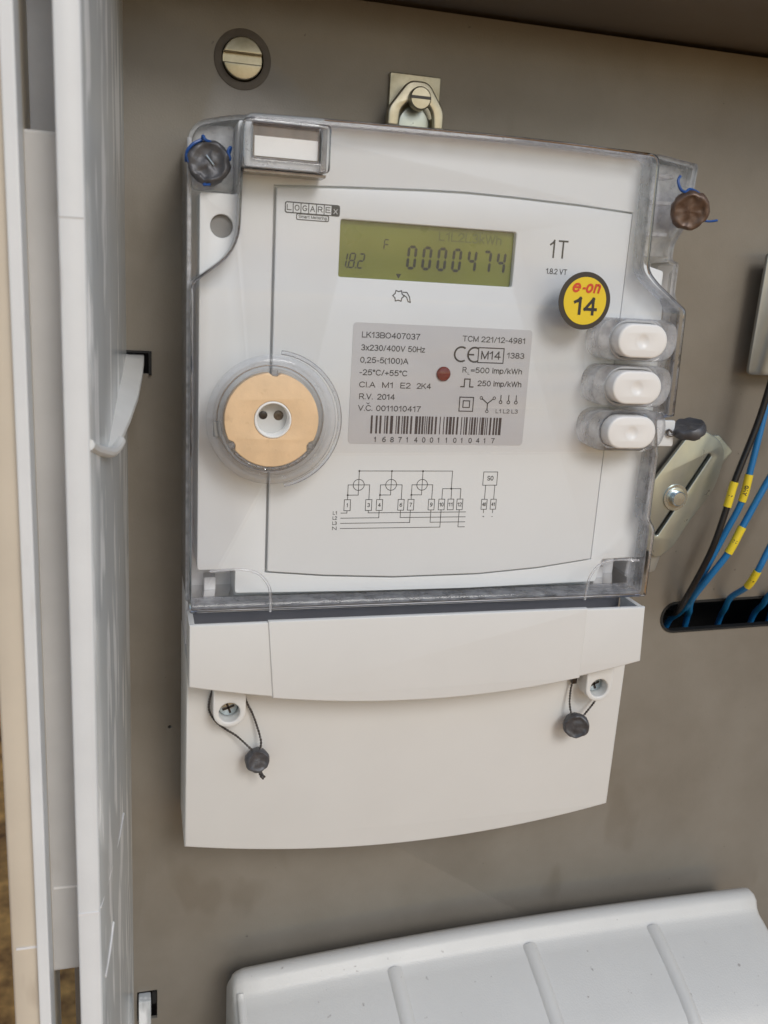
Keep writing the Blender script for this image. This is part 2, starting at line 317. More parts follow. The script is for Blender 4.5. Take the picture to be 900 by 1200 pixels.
def seg7(mb, ch, x, z, w, h, t, d, shear=0.08, parts=None):
    g = t * 0.12; hw = t / 2
    def H(zc, xa=0, xb=None):
        xb = w; return [(xa + hw + g, zc), (xa + t + g, zc + hw), (xb - t - g, zc + hw), (xb - hw - g, zc), (xb - t - g, zc - hw), (xa + t + g, zc - hw)]
    def V(xc, za, zb): return [(xc, za + g), (xc + hw, za + hw + g), (xc + hw, zb - hw - g), (xc, zb - g), (xc - hw, zb - hw - g), (xc - hw, za + hw + g)]
    m = h / 2; D = {'a': H(h - hw), 'g': H(m), 'd': H(hw), 'f': V(hw, m, h - hw), 'b': V(w - hw, m, h - hw), 'e': V(hw, hw, m), 'c': V(w - hw, hw, m)}
    for c in (parts or SEG[ch]): mb.flat([(x + px + shear * pz, z + pz) for px, pz in D[c]], d)

# ================================================================== SETTING
cab = thing('meter_cabinet', 'grey metal meter cabinet with open door at its left', None, (0, -480, 0), kind='structure')
slot = [(230 + 0, 0)]
slot_hole = arc(236.4, -145.0, 7.8, 90, 270, 12) + [(318, -151.0), (318, -135.2)]
plate('mounting_plate', [rect(-40, -480, 440, 101.6), slot_hole, circ(26.4, 76.9, 7.6), circ(0.8, -184.2, 0.7, 12), rect(-15.5, -36.5, -6.6, -28.3), rect(-13.6, -330, -4.9, -314.6)], -2.2, 0, 'plate_paint', cab, bevel=0.25)
plate('slot_grommet', [inset(slot_hole, -0.1), inset(slot_hole, 0.9)], -3.2, 0.5, 'rubber_black', cab)
MB().box(-40, 440, -480, 130, -64, -60).build('back_wall', 'gap_black', cab, 0)  # black colour stands in for the unlit interior behind slot and gap
MB().box(-40, 440, 103.6, 108, -60, 70).build('roof', 'roof_paint', cab, 0, bevel=0.8)
MB().box(436, 440, -480, 103, -60, 118).build('right_wall', 'cabinet_grey', cab, 0)
MB().box(-40, 440, -484, -480, -60, 118).build('floor_pan', 'cabinet_grey', cab, 0)
# left side wall: a folded profile, flared outwards, with a flat rim facing the viewer
wl = MB(); prof = [(-15.0, 0.4), (-16.2, 30), (-19.4, 85), (-22.0, 110), (-23.2, 117.4), (-23.8, 119), (-25.5, 119.6)]
zs = (-478, 128)
wl.add([(x, z, d) for z in zs for x, d in prof] , [(i, i + 1, i + 1 + len(prof), i + len(prof)) for i in range(len(prof) - 1)])
wl.build('side_wall', 'cabinet_grey', cab, 60)
rm = MB(); prof2 = [(-23.25, 117.5), (-23.4, 119.6), (-23.8, 120), (-28.9, 120), (-29.3, 119.8), (-29.5, 119.3), (-29.6, 100), (-29.0, 40), (-17, 38), (-21, 100)]
n = len(prof2); rm.add([(x, z, d) for z in (-478.5, 128.5) for x, d in prof2], [(i, (i + 1) % n, (i + 1) % n + n, i + n) for i in range(n)] + [list(range(n))[::-1], [i + n for i in range(n)]])
rm.build('side_rim', 'cabinet_rim', cab, 50)
hp = MB(); hp.box(-41, -29.8, -211, 33.5, 98, 104); hp.build('hinge_panel', 'cabinet_channel', cab, 0, bevel=0.7)
MB().box(-58, -30.5, 10, 130, 30, 34).build('hinge_backing', 'cabinet_dark', cab, 0)
dr = MB(); prof3 = [(-37.6, 110), (-37.6, 118.5), (-38.4, 120.6), (-39.6, 120.6), (-40.6, 118.4), (-47.2, 118.0), (-48.0, 117), (-48.4, 60), (-40.5, 60)]
n = len(prof3); dr.add([(x, z, d) for z in (-478.8, 128.8) for x, d in prof3], [(i, (i + 1) % n, (i + 1) % n + n, i + n) for i in range(n)] + [list(range(n))[::-1], [i + n for i in range(n)]])
door = dr.build('door', 'door_beige', cab, 50)
MB().box(-40.7, -37.5, -478, 128, 110, 121.6).build('door_edge_trim', 'cabinet_rim', door, 0, bevel=0.5)
# cut edges of the protective film left on the cabinet
MB().box(-29.2, -23.6, -180.3, -179.5, 120, 120.15).build('film_edge', 'film_white', cab, 0)
MB().box(-37.3, -29.7, -181.9, -181.2, 104, 104.2).build('film_edge', 'film_white', cab, 0)
MB().box(-46.6, -40.9, -190.4, -189.7, 118.3, 118.5).build('film_edge', 'film_white', cab, 0)
MB().box(-29.2, -23.6, 12.4, 12.75, 120, 120.1).build('film_edge', 'cabinet_channel', cab, 0)
MB().tube([(-23.3, -180, 117.6), (-21.2, -182, 100), (-18.6, -187, 71), (-17.5, -190, 53)], 0.35, 6).build('film_edge', 'film_white', cab)
MB().tube([(-22.7, -208, 113), (-21.5, -206, 104), (-20.6, -203, 95)], 0.6, 6).build('film_edge', 'film_white', cab)
# curved latch tab from the rim back to its slot in the plate
def tab(st, th_, name, material, parent):
    mb = MB(); A = []
    for (xl, zl, xr, zr, d) in st: A.append(((xl, zl, d), (xr, zr, d)))
    n = len(A); vv = [p for ab in A for p in ab] + [(p[0], p[1] - th_, p[2] + 0.5) for ab in A for p in ab]
    ff = []
    for i in range(n - 1):
        a, b, c, e = 2 * i, 2 * i + 1, 2 * i + 3, 2 * i + 2; o = 2 * n
        ff += [(a, b, c, e), (a + o, e + o, c + o, b + o), (a, e, e + o, a + o), (b, b + o, c + o, c)]
    o = 2 * n; ff += [(0, o, o + 1, 1), (2 * n - 2, 2 * n - 1, o + 2 * n - 1, o + 2 * n - 2)]
    mb.add(vv, ff); return mb.build(name, material, parent, 60, bevel=0.35)
tab([(-15.2, -29.2, -8.6, -29.2, -1), (-16, -30, -8.7, -31.0, 6), (-16.8, -32.0, -9.4, -34.2, 22), (-17.8, -35.5, -11.0, -39.2, 42), (-19.0, -40, -13.6, -43.8, 62), (-20.2, -44.2, -16.6, -48.2, 80), (-22.0, -46.4, -19.4, -49.2, 90), (-23.2, -46.8, -21.6, -48.4, 99), (-24.2, -44.8, -23.4, -45.8, 107)], 2.0, 'latch_tab', 'latch_white', cab)
MB().tube(smooth_path([(-16.4, -48.6, 79), (-17.6, -49.6, 86), (-19.0, -49.2, 94), (-20.8, -47.2, 103), (-22.6, -44.8, 112), (-23.6, -42.6, 118.5)], 6), 1.5, 10).build('latch_foot', 'latch_white', cab)
MB().box(-6.9, -5.9, -37, -28, -2, 1.6).build('slot_black_strip', 'rubber_black', cab, 0)  # black strips along the edges of the tab's cut-out
MB().box(-15.4, -6.9, -28.6, -27.9, -2, 1.6).build('slot_black_strip', 'rubber_black', cab, 0)
MB().box(-13, -7.6, -330, -316.4, -1.8, 4).build('latch_tab', 'cabinet_grey', cab, 0, bevel=0.6)
MB().box(-7.0, -5.2, -321, -314.8, -2, 0.8).build('slot_black_strip', 'rubber_black', cab, 0)
gr = MB(); gr.add([(-9000, -760, -9000), (9000, -760, -9000), (9000, -760, 9000), (-9000, -760, 9000)], [(0, 1, 2, 3)])
g = gr.build('ground', 'ground_leaves', None, 0); g['kind'] = 'structure'; g['label'] = 'brown leaf litter on the ground beyond the cabinet'

# ================================================================== ELECTRICITY METER
mt = thing('electricity_meter', 'white electricity meter with green display and clear cover on the plate', 'meter', (94, -219, 0))
plate('base', [rnd([(5.5, -148), (184, -148), (185, 40), (184, 48), (12, 48), (6.2, 44)], [1, 1, 4, 6, 8, 6])], 0.5, 27, 'body_grey', mt, bevel=0.6)
MB().box(7.4, 181, -146, -119, 26.5, 40).build('gap_filler', 'gap_fill_dark', mt, 0)  # added filler box, coloured dark to stand for shade in the cover gap
# white inner body with a groove round its raised front panel
ptop = [(163.2, 31.2), (142, 32.3), (116, 33.0), (99, 33.2), (84, 32.8), (55, 31.5), (33.2, 30.2)]
pbot = [(33.4, -101.6), (55, -103.6), (81, -104.9), (115, -104.6), (140, -102.8), (162.4, -99.8)]
panel = pbot + ptop
IB = [(8.6, 27), (20.5, 27), (20.5, 49.6), (60, 50.6), (120, 51.2), (168, 51), (171, 14), (179.5, 12), (179.5, 1), (181, -1), (183, -54), (181.5, -58), (181, -80), (184.5, -84), (184, -100), (168, -100.5), (168, -102), (166, -109.8), (110, -110.8), (70, -110.6), (22, -109.8), (22, -100.8), (8.6, -100.8)]
plate('inner_body', [rnd(IB, 1.0, 3)], 25, 43.0, 'white_plastic', mt, bevel=0.5)
plate('inner_face', [rnd(IB, 1.0, 3), inset(panel, -0.75), circ(15.7, 16.8, 3.7, 32)], 42.6, 45.1, 'white_plastic', mt, bevel=0.35)
fp = plate('front_panel', [panel, rect(55.0, 3.0, 118.6, 21.8, 0.8, 3)], 42.7, 46.2, 'white_plastic', mt, bevel=0.45)
MB().lathe([(3.65, 0), (3.65, 0.4)], (15.7, 16.8, 42.9)).build('sensor_spot', 'spot_grey', mt)
sl = MB(); sl.add([(22.4, -109.5, 42), (166, -109.5, 42), (166, -122.6, 29), (22.4, -122.6, 29), (22.4, -109.5, 25), (166, -109.5, 25), (166, -122.6, 25), (22.4, -122.6, 25)], [(0, 1, 2, 3), (4, 7, 6, 5), (0, 3, 7, 4), (1, 5, 6, 2), (0, 4, 5, 1), (3, 2, 6, 7)])
sl.build('lower_slope', 'white_plastic', mt, 0, bevel=0.5)
for x0 in (12.0, 172.0):
    MB().box(x0, x0 + 4.2, -112.5, -107.5, 27, 33).build('cover_post', 'body_grey', mt, 0, bevel=0.4)
# ---- display
DL = 44.0
lcd = plate('display', [rect(54.6, 2.6, 119.0, 22.2)], 43.2, DL, 'lcd', mt)
sg = MB()
for i, ch in enumerate('0000474'):
    seg7(sg, ch, 79.4 + i * 5.52 - (0.2 if i < 4 else 0), 6.9 + i * 0.02, 3.5, 8.1, 0.98, DL + 0.05, 0.06)
for ch, x in (('1', 55.6), ('8', 58.4), ('2', 61.6)): seg7(sg, ch, x, 6.1, 2.3, 5.2, 0.52, DL + 0.05, 0.16)
for x in (58.1, 61.1): sg.flat(rect(x, 6.1, x + 0.45, 6.6), DL + 0.05)
seg7(sg, 'F', 70.8, 12.9, 2.0, 3.6, 0.40, DL + 0.05, 0.05)
sg.flat([(75.8, 5.2), (77.8, 5.2), (76.8, 3.6)], DL + 0.05)
sg.build('display_segments', 'lcd_segment', lcd, 0, weld=False)
fs_ = MB(); letters(fs_, 'L1L2L3kWh', 90.6, 114.0, 17.2, 3.1, DL + 0.05); fs_.build('display_units', 'lcd_faint', lcd, 0, weld=False)
# ---- rating label
LB = 46.35
lab = plate('rating_label', [rect(61.0, -54.4, 128.2, -11.8, 1.6)], 46.1, LB, 'label_grey', mt)
D1 = LB + 0.06; pr = MB()
def line(t, x0, x1, zc, cap=2.05): letters(pr, t, x0, x1, zc - cap / 2, cap, D1)
line('LK13BO407037', 64.2, 85.4, -15.9); line('3x230/400V 50Hz', 64.1, 87.5, -20.3); line('0,25-5(100)A', 64.0, 81.6, -24.6)
line('-25\u00b0C/+55\u00b0C', 64.0, 81.5, -28.9)
line('Cl.A', 64.1, 70.0, -33.2); line('M1', 72.5, 76.6, -33.2); line('E2', 79.2, 83.0, -33.2); line('2K4', 85.3, 90.7, -33.2)
line('R.V.', 64.3, 69.3, -37.4); line('2014', 70.9, 77.4, -37.4); line('V.C.', 64.1, 69.4, -41.5); line('0011010417', 70.7, 87.4, -41.5)
pr.stroke([(67.2, -39.65), (67.65, -40.05), (68.1, -39.65)], 0.25, D1)
line('TCM 221/12-4981', 101.3, 125.7, -15.8); line('1383', 118.9, 125.8, -21.2); line('M14', 108.9, 116.5, -21.4, 3.0)
line('R', 102.2, 103.8, -26.9); letters(pr, 'L', 104.3, 105.0, -28.6, 1.0, D1); line('=500 imp/kWh', 105.4, 125.4, -26.9); line('250 imp/kWh', 108.4, 125.6, -31.6)
letters(pr, 'L1 L2 L3', 116.4, 125.2, -42.4, 1.5, D1)
for i, ch in enumerate('1687140011010417'):
    x = 70.6 + i * 3.0; letters(pr, ch, x, x + (0.7 if ch == '1' else 1.35), -53.7, 1.95, D1)
pr.stroke(rect(107.8, -24.1, 117.6, -18.8), 0.38, D1, True)
for cx_ in (101.3, 106.4):
    pr.stroke(arc(cx_, -21.4, 2.55, 62, 298, 16), 0.62, D1)
pr.stroke([(103.9, -21.4), (105.9, -21.4)], 0.6, D1)
pr.stroke([(102.0, -33.0), (103.3, -33.0), (103.3, -30.2), (105.4, -30.2), (105.4, -33.0), (106.7, -33.0)], 0.45, D1)
pr.stroke(rect(102.0, -41.9, 107.3, -36.8), 0.36, D1, True); pr.stroke(rect(103.4, -40.5, 105.9, -38.1), 0.36, D1, True)
pr.stroke([(110.7, -37.2), (112.9, -38.9), (115.0, -37.2)], 0.42, D1); pr.stroke([(112.9, -38.9), (112.9, -41.3)], 0.42, D1)
for c in ((110.3, -36.9), (115.4, -36.9), (112.9, -41.8)): pr.stroke(arc(c[0], c[1], 0.5, 0, 360, 10), 0.25, D1)
for x in (118.0, 121.1, 124.1):
    pr.stroke([(x, -35.8), (x, -37.7)], 0.36, D1); pr.stroke(arc(x, -38.3, 0.55, 0, 360, 10), 0.3, D1)
pr.build('label_print', 'print_black', lab, 0, weld=False)
bc = MB(); x = 69.0; rb = random.Random(11)
while x < 119.0:
    w = rb.choice((1, 1, 1, 2, 2, 3)) * 0.36; bc.flat(rect(x, -50.6, min(x + w, 119.3), -44.1), D1); x += w + rb.choice((1, 1, 2, 2, 3)) * 0.36
bc.build('barcode', 'print_brown', lab, 0, weld=False)
led = MB().lathe([(2.6, -0.3), (2.6, 0.5), (2.2, 1.0), (1.2, 1.25), (0.05, 1.3)], (95.0, -28.6, LB)).build('pulse_lamp', 'led_red', mt)
# ---- print on the front panel
DP = 46.26; pp = MB()
letters(pp, '1T', 131.8, 138.9, 14.0, 6.3, DP, weight=0.10, gap=0.3); letters(pp, '1.8.2 VT', 131.2, 139.5, 8.4, 1.95, DP)
pp.build('tariff_print', 'print_black', fp, 0, weld=False); pp = MB()
sw = 0.22
def box_c(x, z, w=2.3, h=4.1): pp.stroke(rect(x - w / 2, z - h / 2, x + w / 2, z + h / 2), sw, DP, True)
pp.stroke([(65.7, -64.35), (101.4, -64.3), (101.4, -71.0)], sw, DP)
xb = [61.9, 69.9, 74.0, 82.2, 86.0, 94.0, 98.0, 101.6, 105.2]
for x in xb: box_c(x, -77.05)
for x, t in zip(xb, ('1', '3', '4', '6', '7', '9', '10', '11', '12')):
    w = 0.5 if t == '1' else (1.0 if len(t) == 1 else 1.7); letters(pp, t, x - w / 2, x + w / 2, -77.8, 1.5, DP)
for i, cx_ in enumerate((65.8, 78.0, 89.9)):
    pp.stroke(arc(cx_, -69.5, 2.05, 0, 360, 24), sw, DP); pp.stroke([(cx_, -64.35), (cx_, -73.3), (xb[2 * i], -73.3)], sw, DP)
    pp.stroke([(xb[2 * i], -75.0), (xb[2 * i], -69.5), (xb[2 * i + 1], -69.5), (xb[2 * i + 1], -75.0)], sw, DP)
    for c in ((xb[2 * i], -73.3), (cx_, -64.35)): pp.flat(circ(c[0], c[1], 0.36, 10), DP + 0.02)
pp.stroke([(98.0, -75), (98.0, -71.0), (105.2, -71.0), (105.2, -75)], sw, DP); pp.stroke([(101.6, -71), (101.6, -75)], sw, DP); pp.flat(circ(101.4, -71.0, 0.36, 10), DP + 0.02)
for i, (a, b, z) in enumerate(((61.9, 69.9, -80.0), (74.0, 82.2, -81.9), (86.0, 94.0, -83.85), (98.0, 105.2, -85.8))):
    pp.stroke([(59.7, z), (a, z), (a, -79.1)], sw, DP); pp.stroke([(b, -79.1), (b, z), (107.8, z)], sw, DP)
    letters(pp, ('L1', 'L2', 'L3', 'N')[i], 56.7, 58.3, z - 0.55, 1.3, DP)
pp.stroke(rect(113.8, -69.7, 119.4, -64.6), sw, DP, True); letters(pp, 'S0', 115.4, 117.9, -67.9, 1.8, DP)
for x, t in ((115.0, '40'), (118.7, '41')):
    box_c(x, -77.1, 2.2, 3.9); pp.stroke([(x, -69.7), (x, -75.1)], sw, DP); letters(pp, t, x - 0.75, x + 0.75, -77.8, 1.4, DP)
    pp.stroke([(x, -79.1), (x, -80.4)], sw, DP)
letters(pp, '+', 114.7, 115.5, -82.3, 1.0, DP); letters(pp, '-', 118.3, 119.0, -82.3, 1.0, DP)
o_ = pp.build('wiring_diagram', 'print_black', fp, 0, weld=False); o_['kind'] = 'stuff'; pp = MB()
# star-and-curl mark under the display
star = []
for i in range(12):
    a = 2 * math.pi * i / 12; r_ = 2.05 if i % 2 == 0 else 1.45; star.append((76.6 + r_ * math.cos(a), -2.2 + r_ * math.sin(a)))
pp.stroke(star, 0.34, DP, True); pp.stroke([(78.2, -0.9), (79.6, -0.9), (80.6, -2.4), (81.0, -4.2), (80.2, -4.0), (79.6, -2.6), (78.6, -1.9)], 0.34, DP)
pp.build('menu_mark', 'print_black', fp, 0, weld=False); pp = MB()
# maker's mark
pp.stroke(rect(36.2, 22.6, 54.4, 25.9, 0.7, 3), 0.36, DP, True)
bx_ = [36.2, 38.8, 41.4, 44.0, 46.6, 49.2, 51.8, 54.4]
for x in bx_[1:-1]: pp.stroke([(x, 22.6), (x, 25.9)], 0.28, DP)
for i, ch in enumerate('LOGARE'): letters(pp, ch, bx_[i] + 0.5, bx_[i + 1] - 0.5, 23.35, 1.85, DP)
pp.stroke(rect(40.0, 20.6, 50.8, 22.4, 0.5, 2), 0.3, DP, True); letters(pp, 'Smart Metering', 40.7, 50.2, 21.1, 1.0, DP)
pp.flat(rect(51.9, 22.7, 54.3, 25.8), DP)
pp.build('maker_mark', 'print_black', fp, 0, weld=False)
xm = MB(); letters(xm, 'X', 52.4, 53.8, 23.2, 1.6, DP + 0.06); xm.build('mark_letter', 'label_grey', fp, 0, weld=False)
# ---- clear polycarbonate cover
FL = rnd([(5.0, -113.6), (188.5, -113.6), (189.5, -86), (189.0, -54), (190.0, -1), (187.5, 4), (187.5, 15.5), (184.5, 16.5), (184.5, 22), (189.0, 30), (190.5, 51), (175, 53.0), (120, 53.2), (60, 52.8), (22, 52.2), (8, 48.8), (5.0, 44.5)], [1, 1.5, 2, 2, 1, 1, 1, 1, 2, 2, 1.5, 1.5, 20, 20, 12, 3, 3])
FF = rnd([(5.4, -113.2), (183.4, -113.2), (183.6, -85), (180.6, -81), (180.8, -55.5), (180.4, -54.2), (178.2, -42.4), (185.4, -41), (184.6, -1.5), (171, 8), (167, 12), (166.2, 51.0), (120, 52.0), (60, 51.4), (21, 50.6), (20.4, 26), (20.0, 10), (5.4, -1.4)], [1, 1.5, 2, 2, 2, 1, 1, 1, 2, 3, 3, 4, 20, 20, 4, 2, 8, 2])
cc = plate('clear_cover', [FF, circ(32.0, -44.8, 17.6)] + [stadium(155.2, 176.2, z, 6.3) for z in (-13.3, -30.2, -46.8)], 51.6, 57.2, 'clear_sheet', mt, bevel=2.3)
plate('cover_wall', [FF, inset(FF, 1.0)], 42.0, 51.58, 'clear_wall', cc)
plate('cover_flange', [FL, inset(FL, 1.2)], 6.0, 40.2, 'clear_edge', cc)
plate('cover_step', [FL, inset(FF, 0.8)], 40.22, 41.9, 'clear_sheet', cc)
MB().tube([(5.5, 43.5, 41.2), (5.5, -20, 41.2), (5.5, -113, 41.2)], 0.75, 8).build('cover_bead', 'clear_milky', cc)
# raised window edge and moulded ribs of the cover
for s_ in (0, 1):
    mx = (lambda x: x) if s_ == 0 else (lambda x: 189.5 - x)
    MB().tube(smooth_path([(mx(12), -97.6, 56.6), (mx(22), -97.0, 57), (mx(28.6), -98.6, 57.1), (mx(32.4), -103.2, 57.1), (mx(33.3), -108, 57), (mx(33.4), -113.0, 56.6)], 6), 0.5, 8).build('moulded_rib', 'clear_wall', cc)
# seal lugs
plate('seal_lug', [rnd([(6.6, 28), (20.2, 28), (20.2, 49), (9, 48), (6.6, 44)], 2)], 34, 37, 'clear_edge', cc, bevel=0.4)
plate('seal_lug', [rnd([(168.5, 17), (184, 17.5), (185.5, 25), (190, 31), (190.5, 50), (168.5, 51)], 1.5)], 34, 37, 'clear_wall', cc, bevel=0.4)
for z in (44, 35, 24): MB().box(168.2, 176, z, z + 1.4, 42, 50).build('lug_rib', 'clear_wall', cc, 0, bevel=0.3)
MB().box(176, 186, 20, 28, 27.2, 33).build('lug_block', 'body_grey', cc, 0, bevel=0.6)
# button wells: clear stadium collars
for z in (-13.3, -30.2, -46.8):
    plate('button_well', [rnd([(150.0, z - 7.6), (182, z - 7.6), (183, z + 7.6), (149.6, z + 7.6)], 7.4, 8), stadium(154.6, 176.8, z, 6.6)], 45.4, 55.5, 'clear_wall', cc, bevel=0.5)
for z in (-13.3, -30.2, -46.8):
    b = plate('button', [stadium(155.7, 175.7, z, 6.05, 18), circ(165.7, z, 2.2, 28)], 46, 60.0, 'button_plastic', mt, bevel=0.8)
    MB().lathe([(3.2, 0.03), (2.7, -0.01), (2.2, -0.16), (1.6, -0.42), (0.9, -0.62), (0.05, -0.68)], (165.7, z, 60.02), seg=28, close=False).build('button_dimple', 'button_plastic', b, 60)
# ---- optical port
pc = (32.0, -44.8)
port = MB().lathe([(21.7, 0), (21.7, 1.0), (21.0, 2.0), (20.1, 2.3), (19.4, 1.6), (19.2, 0.6), (18.6, 0.6), (18.2, 2.6), (17.5, 3.0), (16.9, 2.6), (16.6, -6), (16.6, -9)], (pc[0], pc[1], 57.0), seg=72, close=False).build('optical_port', 'clear_ring', mt, 50)
MB().tube([(pc[0] + 0.7 + 22.6 * math.cos(R(a)), pc[1] + 22.6 * math.sin(R(a)), 57.1) for a in range(-80, 86, 5)], 0.7, 8).build('port_outer_rib', 'clear_ring', port)
disc = circ(pc[0] - 0.1, pc[1] + 0.1, 15.8, 72)
def notch(a):
    c = Vector((pc[0] + 15.9 * math.cos(R(a)), pc[1] + 15.9 * math.sin(R(a)))); return c
nd = []
for (x, z) in disc:
    q = Vector((x, z)); f = 1.0
    for a in (88, 213, 327):
        dist = (q - notch(a)).length
        if dist < 1.5: f = min(f, 0.93)
    nd.append((pc[0] + (x - pc[0]) * f, pc[1] + (z - pc[1]) * f))
plate('port_magnet_ring', [nd, circ(pc[0] + 0.2, pc[1] + 0.3, 6.25, 40)], 54, 58.6, 'peach_metal', port, bevel=0.35)
MB().lathe([(6.2, 0.3), (6.15, 1.3), (5.75, 1.5), (5.4, 1.2), (5.3, -4.0)], (pc[0] + 0.2, pc[1] + 0.3, 57.6), close=False).build('port_collar', 'card_white', port, 50)
MB().lathe([(5.9, 0), (5.9, 0.6)], (pc[0] + 0.2, pc[1] + 0.3, 53.4)).build('port_lens', 'port_floor', port)
for dx, rr, mm in ((-2.9, 1.45, 'hole_dark'), (2.3, 1.7, 'diode_bronze')):
    MB().lathe([(rr, -0.1), (rr, 0.1), (rr * 0.9, 0.2), (rr * 0.4, 0.26), (0.05, 0.3)], (pc[0] + 0.4 + dx, pc[1] + 1.2, 53.95), seg=24).build('port_diode', mm, port)
for a in (88, 213, 327):
    c = notch(a); MB().box(c.x - 1.0, c.x + 1.0, c.y - 0.9, c.y + 0.9, 56, 59.0).build('port_clip', 'clear_ring', port, 0, bevel=0.3)
MB().box(12.6, 15.6, -50.6, -45.4, 57.2, 58.6).build('port_key', 'spot_grey', port, 0, bevel=0.5)
MB().tube([(pc[0] + 16.3 * math.cos(R(a)), pc[1] + 16.3 * math.sin(R(a)), 58.4 + 0.25 * math.sin(a * 1.9)) for a in range(222, 322, 2)], 0.42, 6).build('port_glint', 'clear_ring', port)  # wavy clear bead standing in for highlights along the ring's lower edge
# ---- owner's card window at the top
wn_ = plate('card_window', [rect(20.8, 34.3, 48.0, 48.6, 1.6), rect(23.6, 37.3, 45.2, 47.4, 0.8)], 56.8, 60.2, 'clear_ring', mt, bevel=0.9)
plate('card_frame', [rect(21.0, 34.6, 47.8, 48.2, 1.2)], 45.4, 54.0, 'white_plastic', wn_, bevel=0.5)
plate('card_backing', [rect(23.8, 37.5, 45.0, 48.0)], 54.05, 55.4, 'lens_dark', wn_)  # dark metal left showing above the card imitates refraction in the lens
plate('card', [rect(24.5, 38.1, 44.5, 44.0)], 55.45, 56.0, 'card_white', wn_)
MB().box(45.5, 47.4, 35.0, 48.0, 54.1, 56.7).build('lens_dark_band', 'lens_dark', wn_, 0, bevel=0.3)  # dark band imitating refraction at the right of the lens
MB().box(21.2, 47.6, 33.3, 34.2, 46.3, 55).build('lens_dark_band', 'lens_dark', wn_, 0)  # dark line drawn as the shadow under the window
# ---- round sticker on the cover
st = plate('round_sticker', [circ(142.0, -0.3, 10.0, 64)], 57.25, 57.5, 'sticker_black', mt)
st['label'] = 'round yellow sticker with black rim and number 14'
plate('sticker_face', [circ(142.1, -0.3, 8.25, 64)], 57.5, 57.62, 'sticker_yellow', st)
t_ = MB(); letters(t_, '14', 137.8, 147.0, -5.2, 6.2, 57.72, weight=0.17); t_.build('sticker_number', 'print_black', st, 0, weld=False)
t_ = MB(); letters(t_, 'e', 136.5, 139.6, 2.5, 4.2, 57.72, 0.2, 0.18); letters(t_, 'on', 141.7, 147.2, 2.5, 4.2, 57.72, 0.2, 0.18, 0.3); t_.stroke([(141.0, 4.0), (141.4, 4.05)], 0.7, 57.8)
t_.build('sticker_word', 'print_red', st, 0, weld=False)
# ---- opaque covers below
def bow(x0, x1, ze, sag, n=28): return [(x0 + (x1 - x0) * i / n, ze - sag * (1 - (2 * i / n - 1) ** 2)) for i in range(n + 1)]
tc_ = plate('terminal_cover', [bow(5.2, 191.6, -219.8, 9.8) + [(185.4, -136), (5.2, -136)]], 1.0, 41.0, 'cover_plastic', mt, bevel=0.9)
for v in tc_.data.vertices:                     # the moulding leans back towards its lower edge
    zz = (v.co.z + mt.location.z) * 1000
    if v.co.y < -0.02: v.co.y -= (zz + 163) * 0.00013
MO = bow(5.2, 183.6, -140.0, 10.0) + [(182.6, -116.8), (5.3, -116.8)]
mc = plate('middle_cover', [MO], 55.4, 57.6, 'cover_plastic', mt, bevel=0.7)
plate('cover_skirt', [bow(5.25, 183.55, -139.9, 10.0) + [(182.6, -117.2), (180.6, -117.2), (181.6, -138)] + [(x, z + 2.2) for x, z in bow(7.2, 181.6, -139.9, 9.8)][::-1] + [(7.2, -117.2), (5.3, -117.2)]], 41.4, 55.6, 'cover_plastic', mc)
cp = [p for p in bow(5.2, 183.6, -140.15, 10.0, 60) if 32.6 < p[0] < 157.2]
plate('centre_panel', [cp + [(157.0, -117.3), (157.0, -116.2), (32.6, -116.2)]], 56, 58.4, 'cover_plastic', mc, bevel=0.5)
# screw lugs
for lx, nm in ((20.4, 'l'), (171.2, 'r')):
    lg = plate('screw_lug', [arc(lx, -154.6, 6.0, 180, 360, 16) + [(lx + 6.0, -143), (lx - 6.0, -143)], circ(lx, -154.7, 3.85, 32)], 40.8, 49.6, 'cover_plastic', mt, bevel=0.6)
    MB().lathe([(3.7, -0.5), (3.7, 0.8), (3.3, 1.5), (0.05, 1.9)], (lx, -154.7, 43.2)).build('cover_screw', 'zinc_blue', lg)
    for a in (20, 110):
        c_, s2 = math.cos(R(a)), math.sin(R(a)); mb = MB()
        mb.add([(lx + u * c_ - v * s2, -154.7 + u * s2 + v * c_, d) for d in (44.6, 45.3) for (u, v) in ((-2.3, -0.38), (2.3, -0.38), (2.3, 0.38), (-2.3, 0.38))], [(0, 3, 2, 1), (4, 5, 6, 7), (0, 1, 5, 4), (1, 2, 6, 5), (2, 3, 7, 6), (3, 0, 4, 7)])
        mb.build('screw_slot', 'hole_dark', lg, 0)
# tag tab at the lowest button
plate('seal_tab', [rnd([(178.4, -52.8), (187.4, -52.8), (187.3, -42.8), (178.2, -42.8)], 0.8), circ(184.2, -47.4, 0.9, 16)], 52.0, 54.0, 'white_plastic', mt, bevel=0.3)

# ================================================================== SEALS
G = 'lead seals on the meter'
def seal(label, c, axis, r, t, material, at, dent=True):
    s = thing('lead_seal', label, 'seal', at, G)
    sd = random.Random(label)
    mb = MB().lathe([(r * 0.80, -t / 2), (r * 0.94, -t / 2 + t * 0.12), (r, -t * 0.15), (r, t * 0.2), (r * 0.93, t * 0.42), (r * 0.86, t / 2), (r * 0.78, t * 0.5), (r * 0.70, t * 0.42), (r * 0.55, t * 0.38), (r * 0.4, t * 0.38), (r * 0.25, t * 0.40), (r * 0.1, t * 0.40), (r * 0.02, t * 0.40)], c, axis, 36)
    mb.v = [tuple(Vector(v) + Vector((sd.uniform(-1, 1), sd.uniform(-1, 1), sd.uniform(-1, 1))) * r * 0.008 + noise.noise_vector((Vector(v) - Vector(c)) * 0.45 + Vector(c)) * r * 0.10) for v in mb.v]
    mb.build('seal_disc', material, s, 50)
    return s
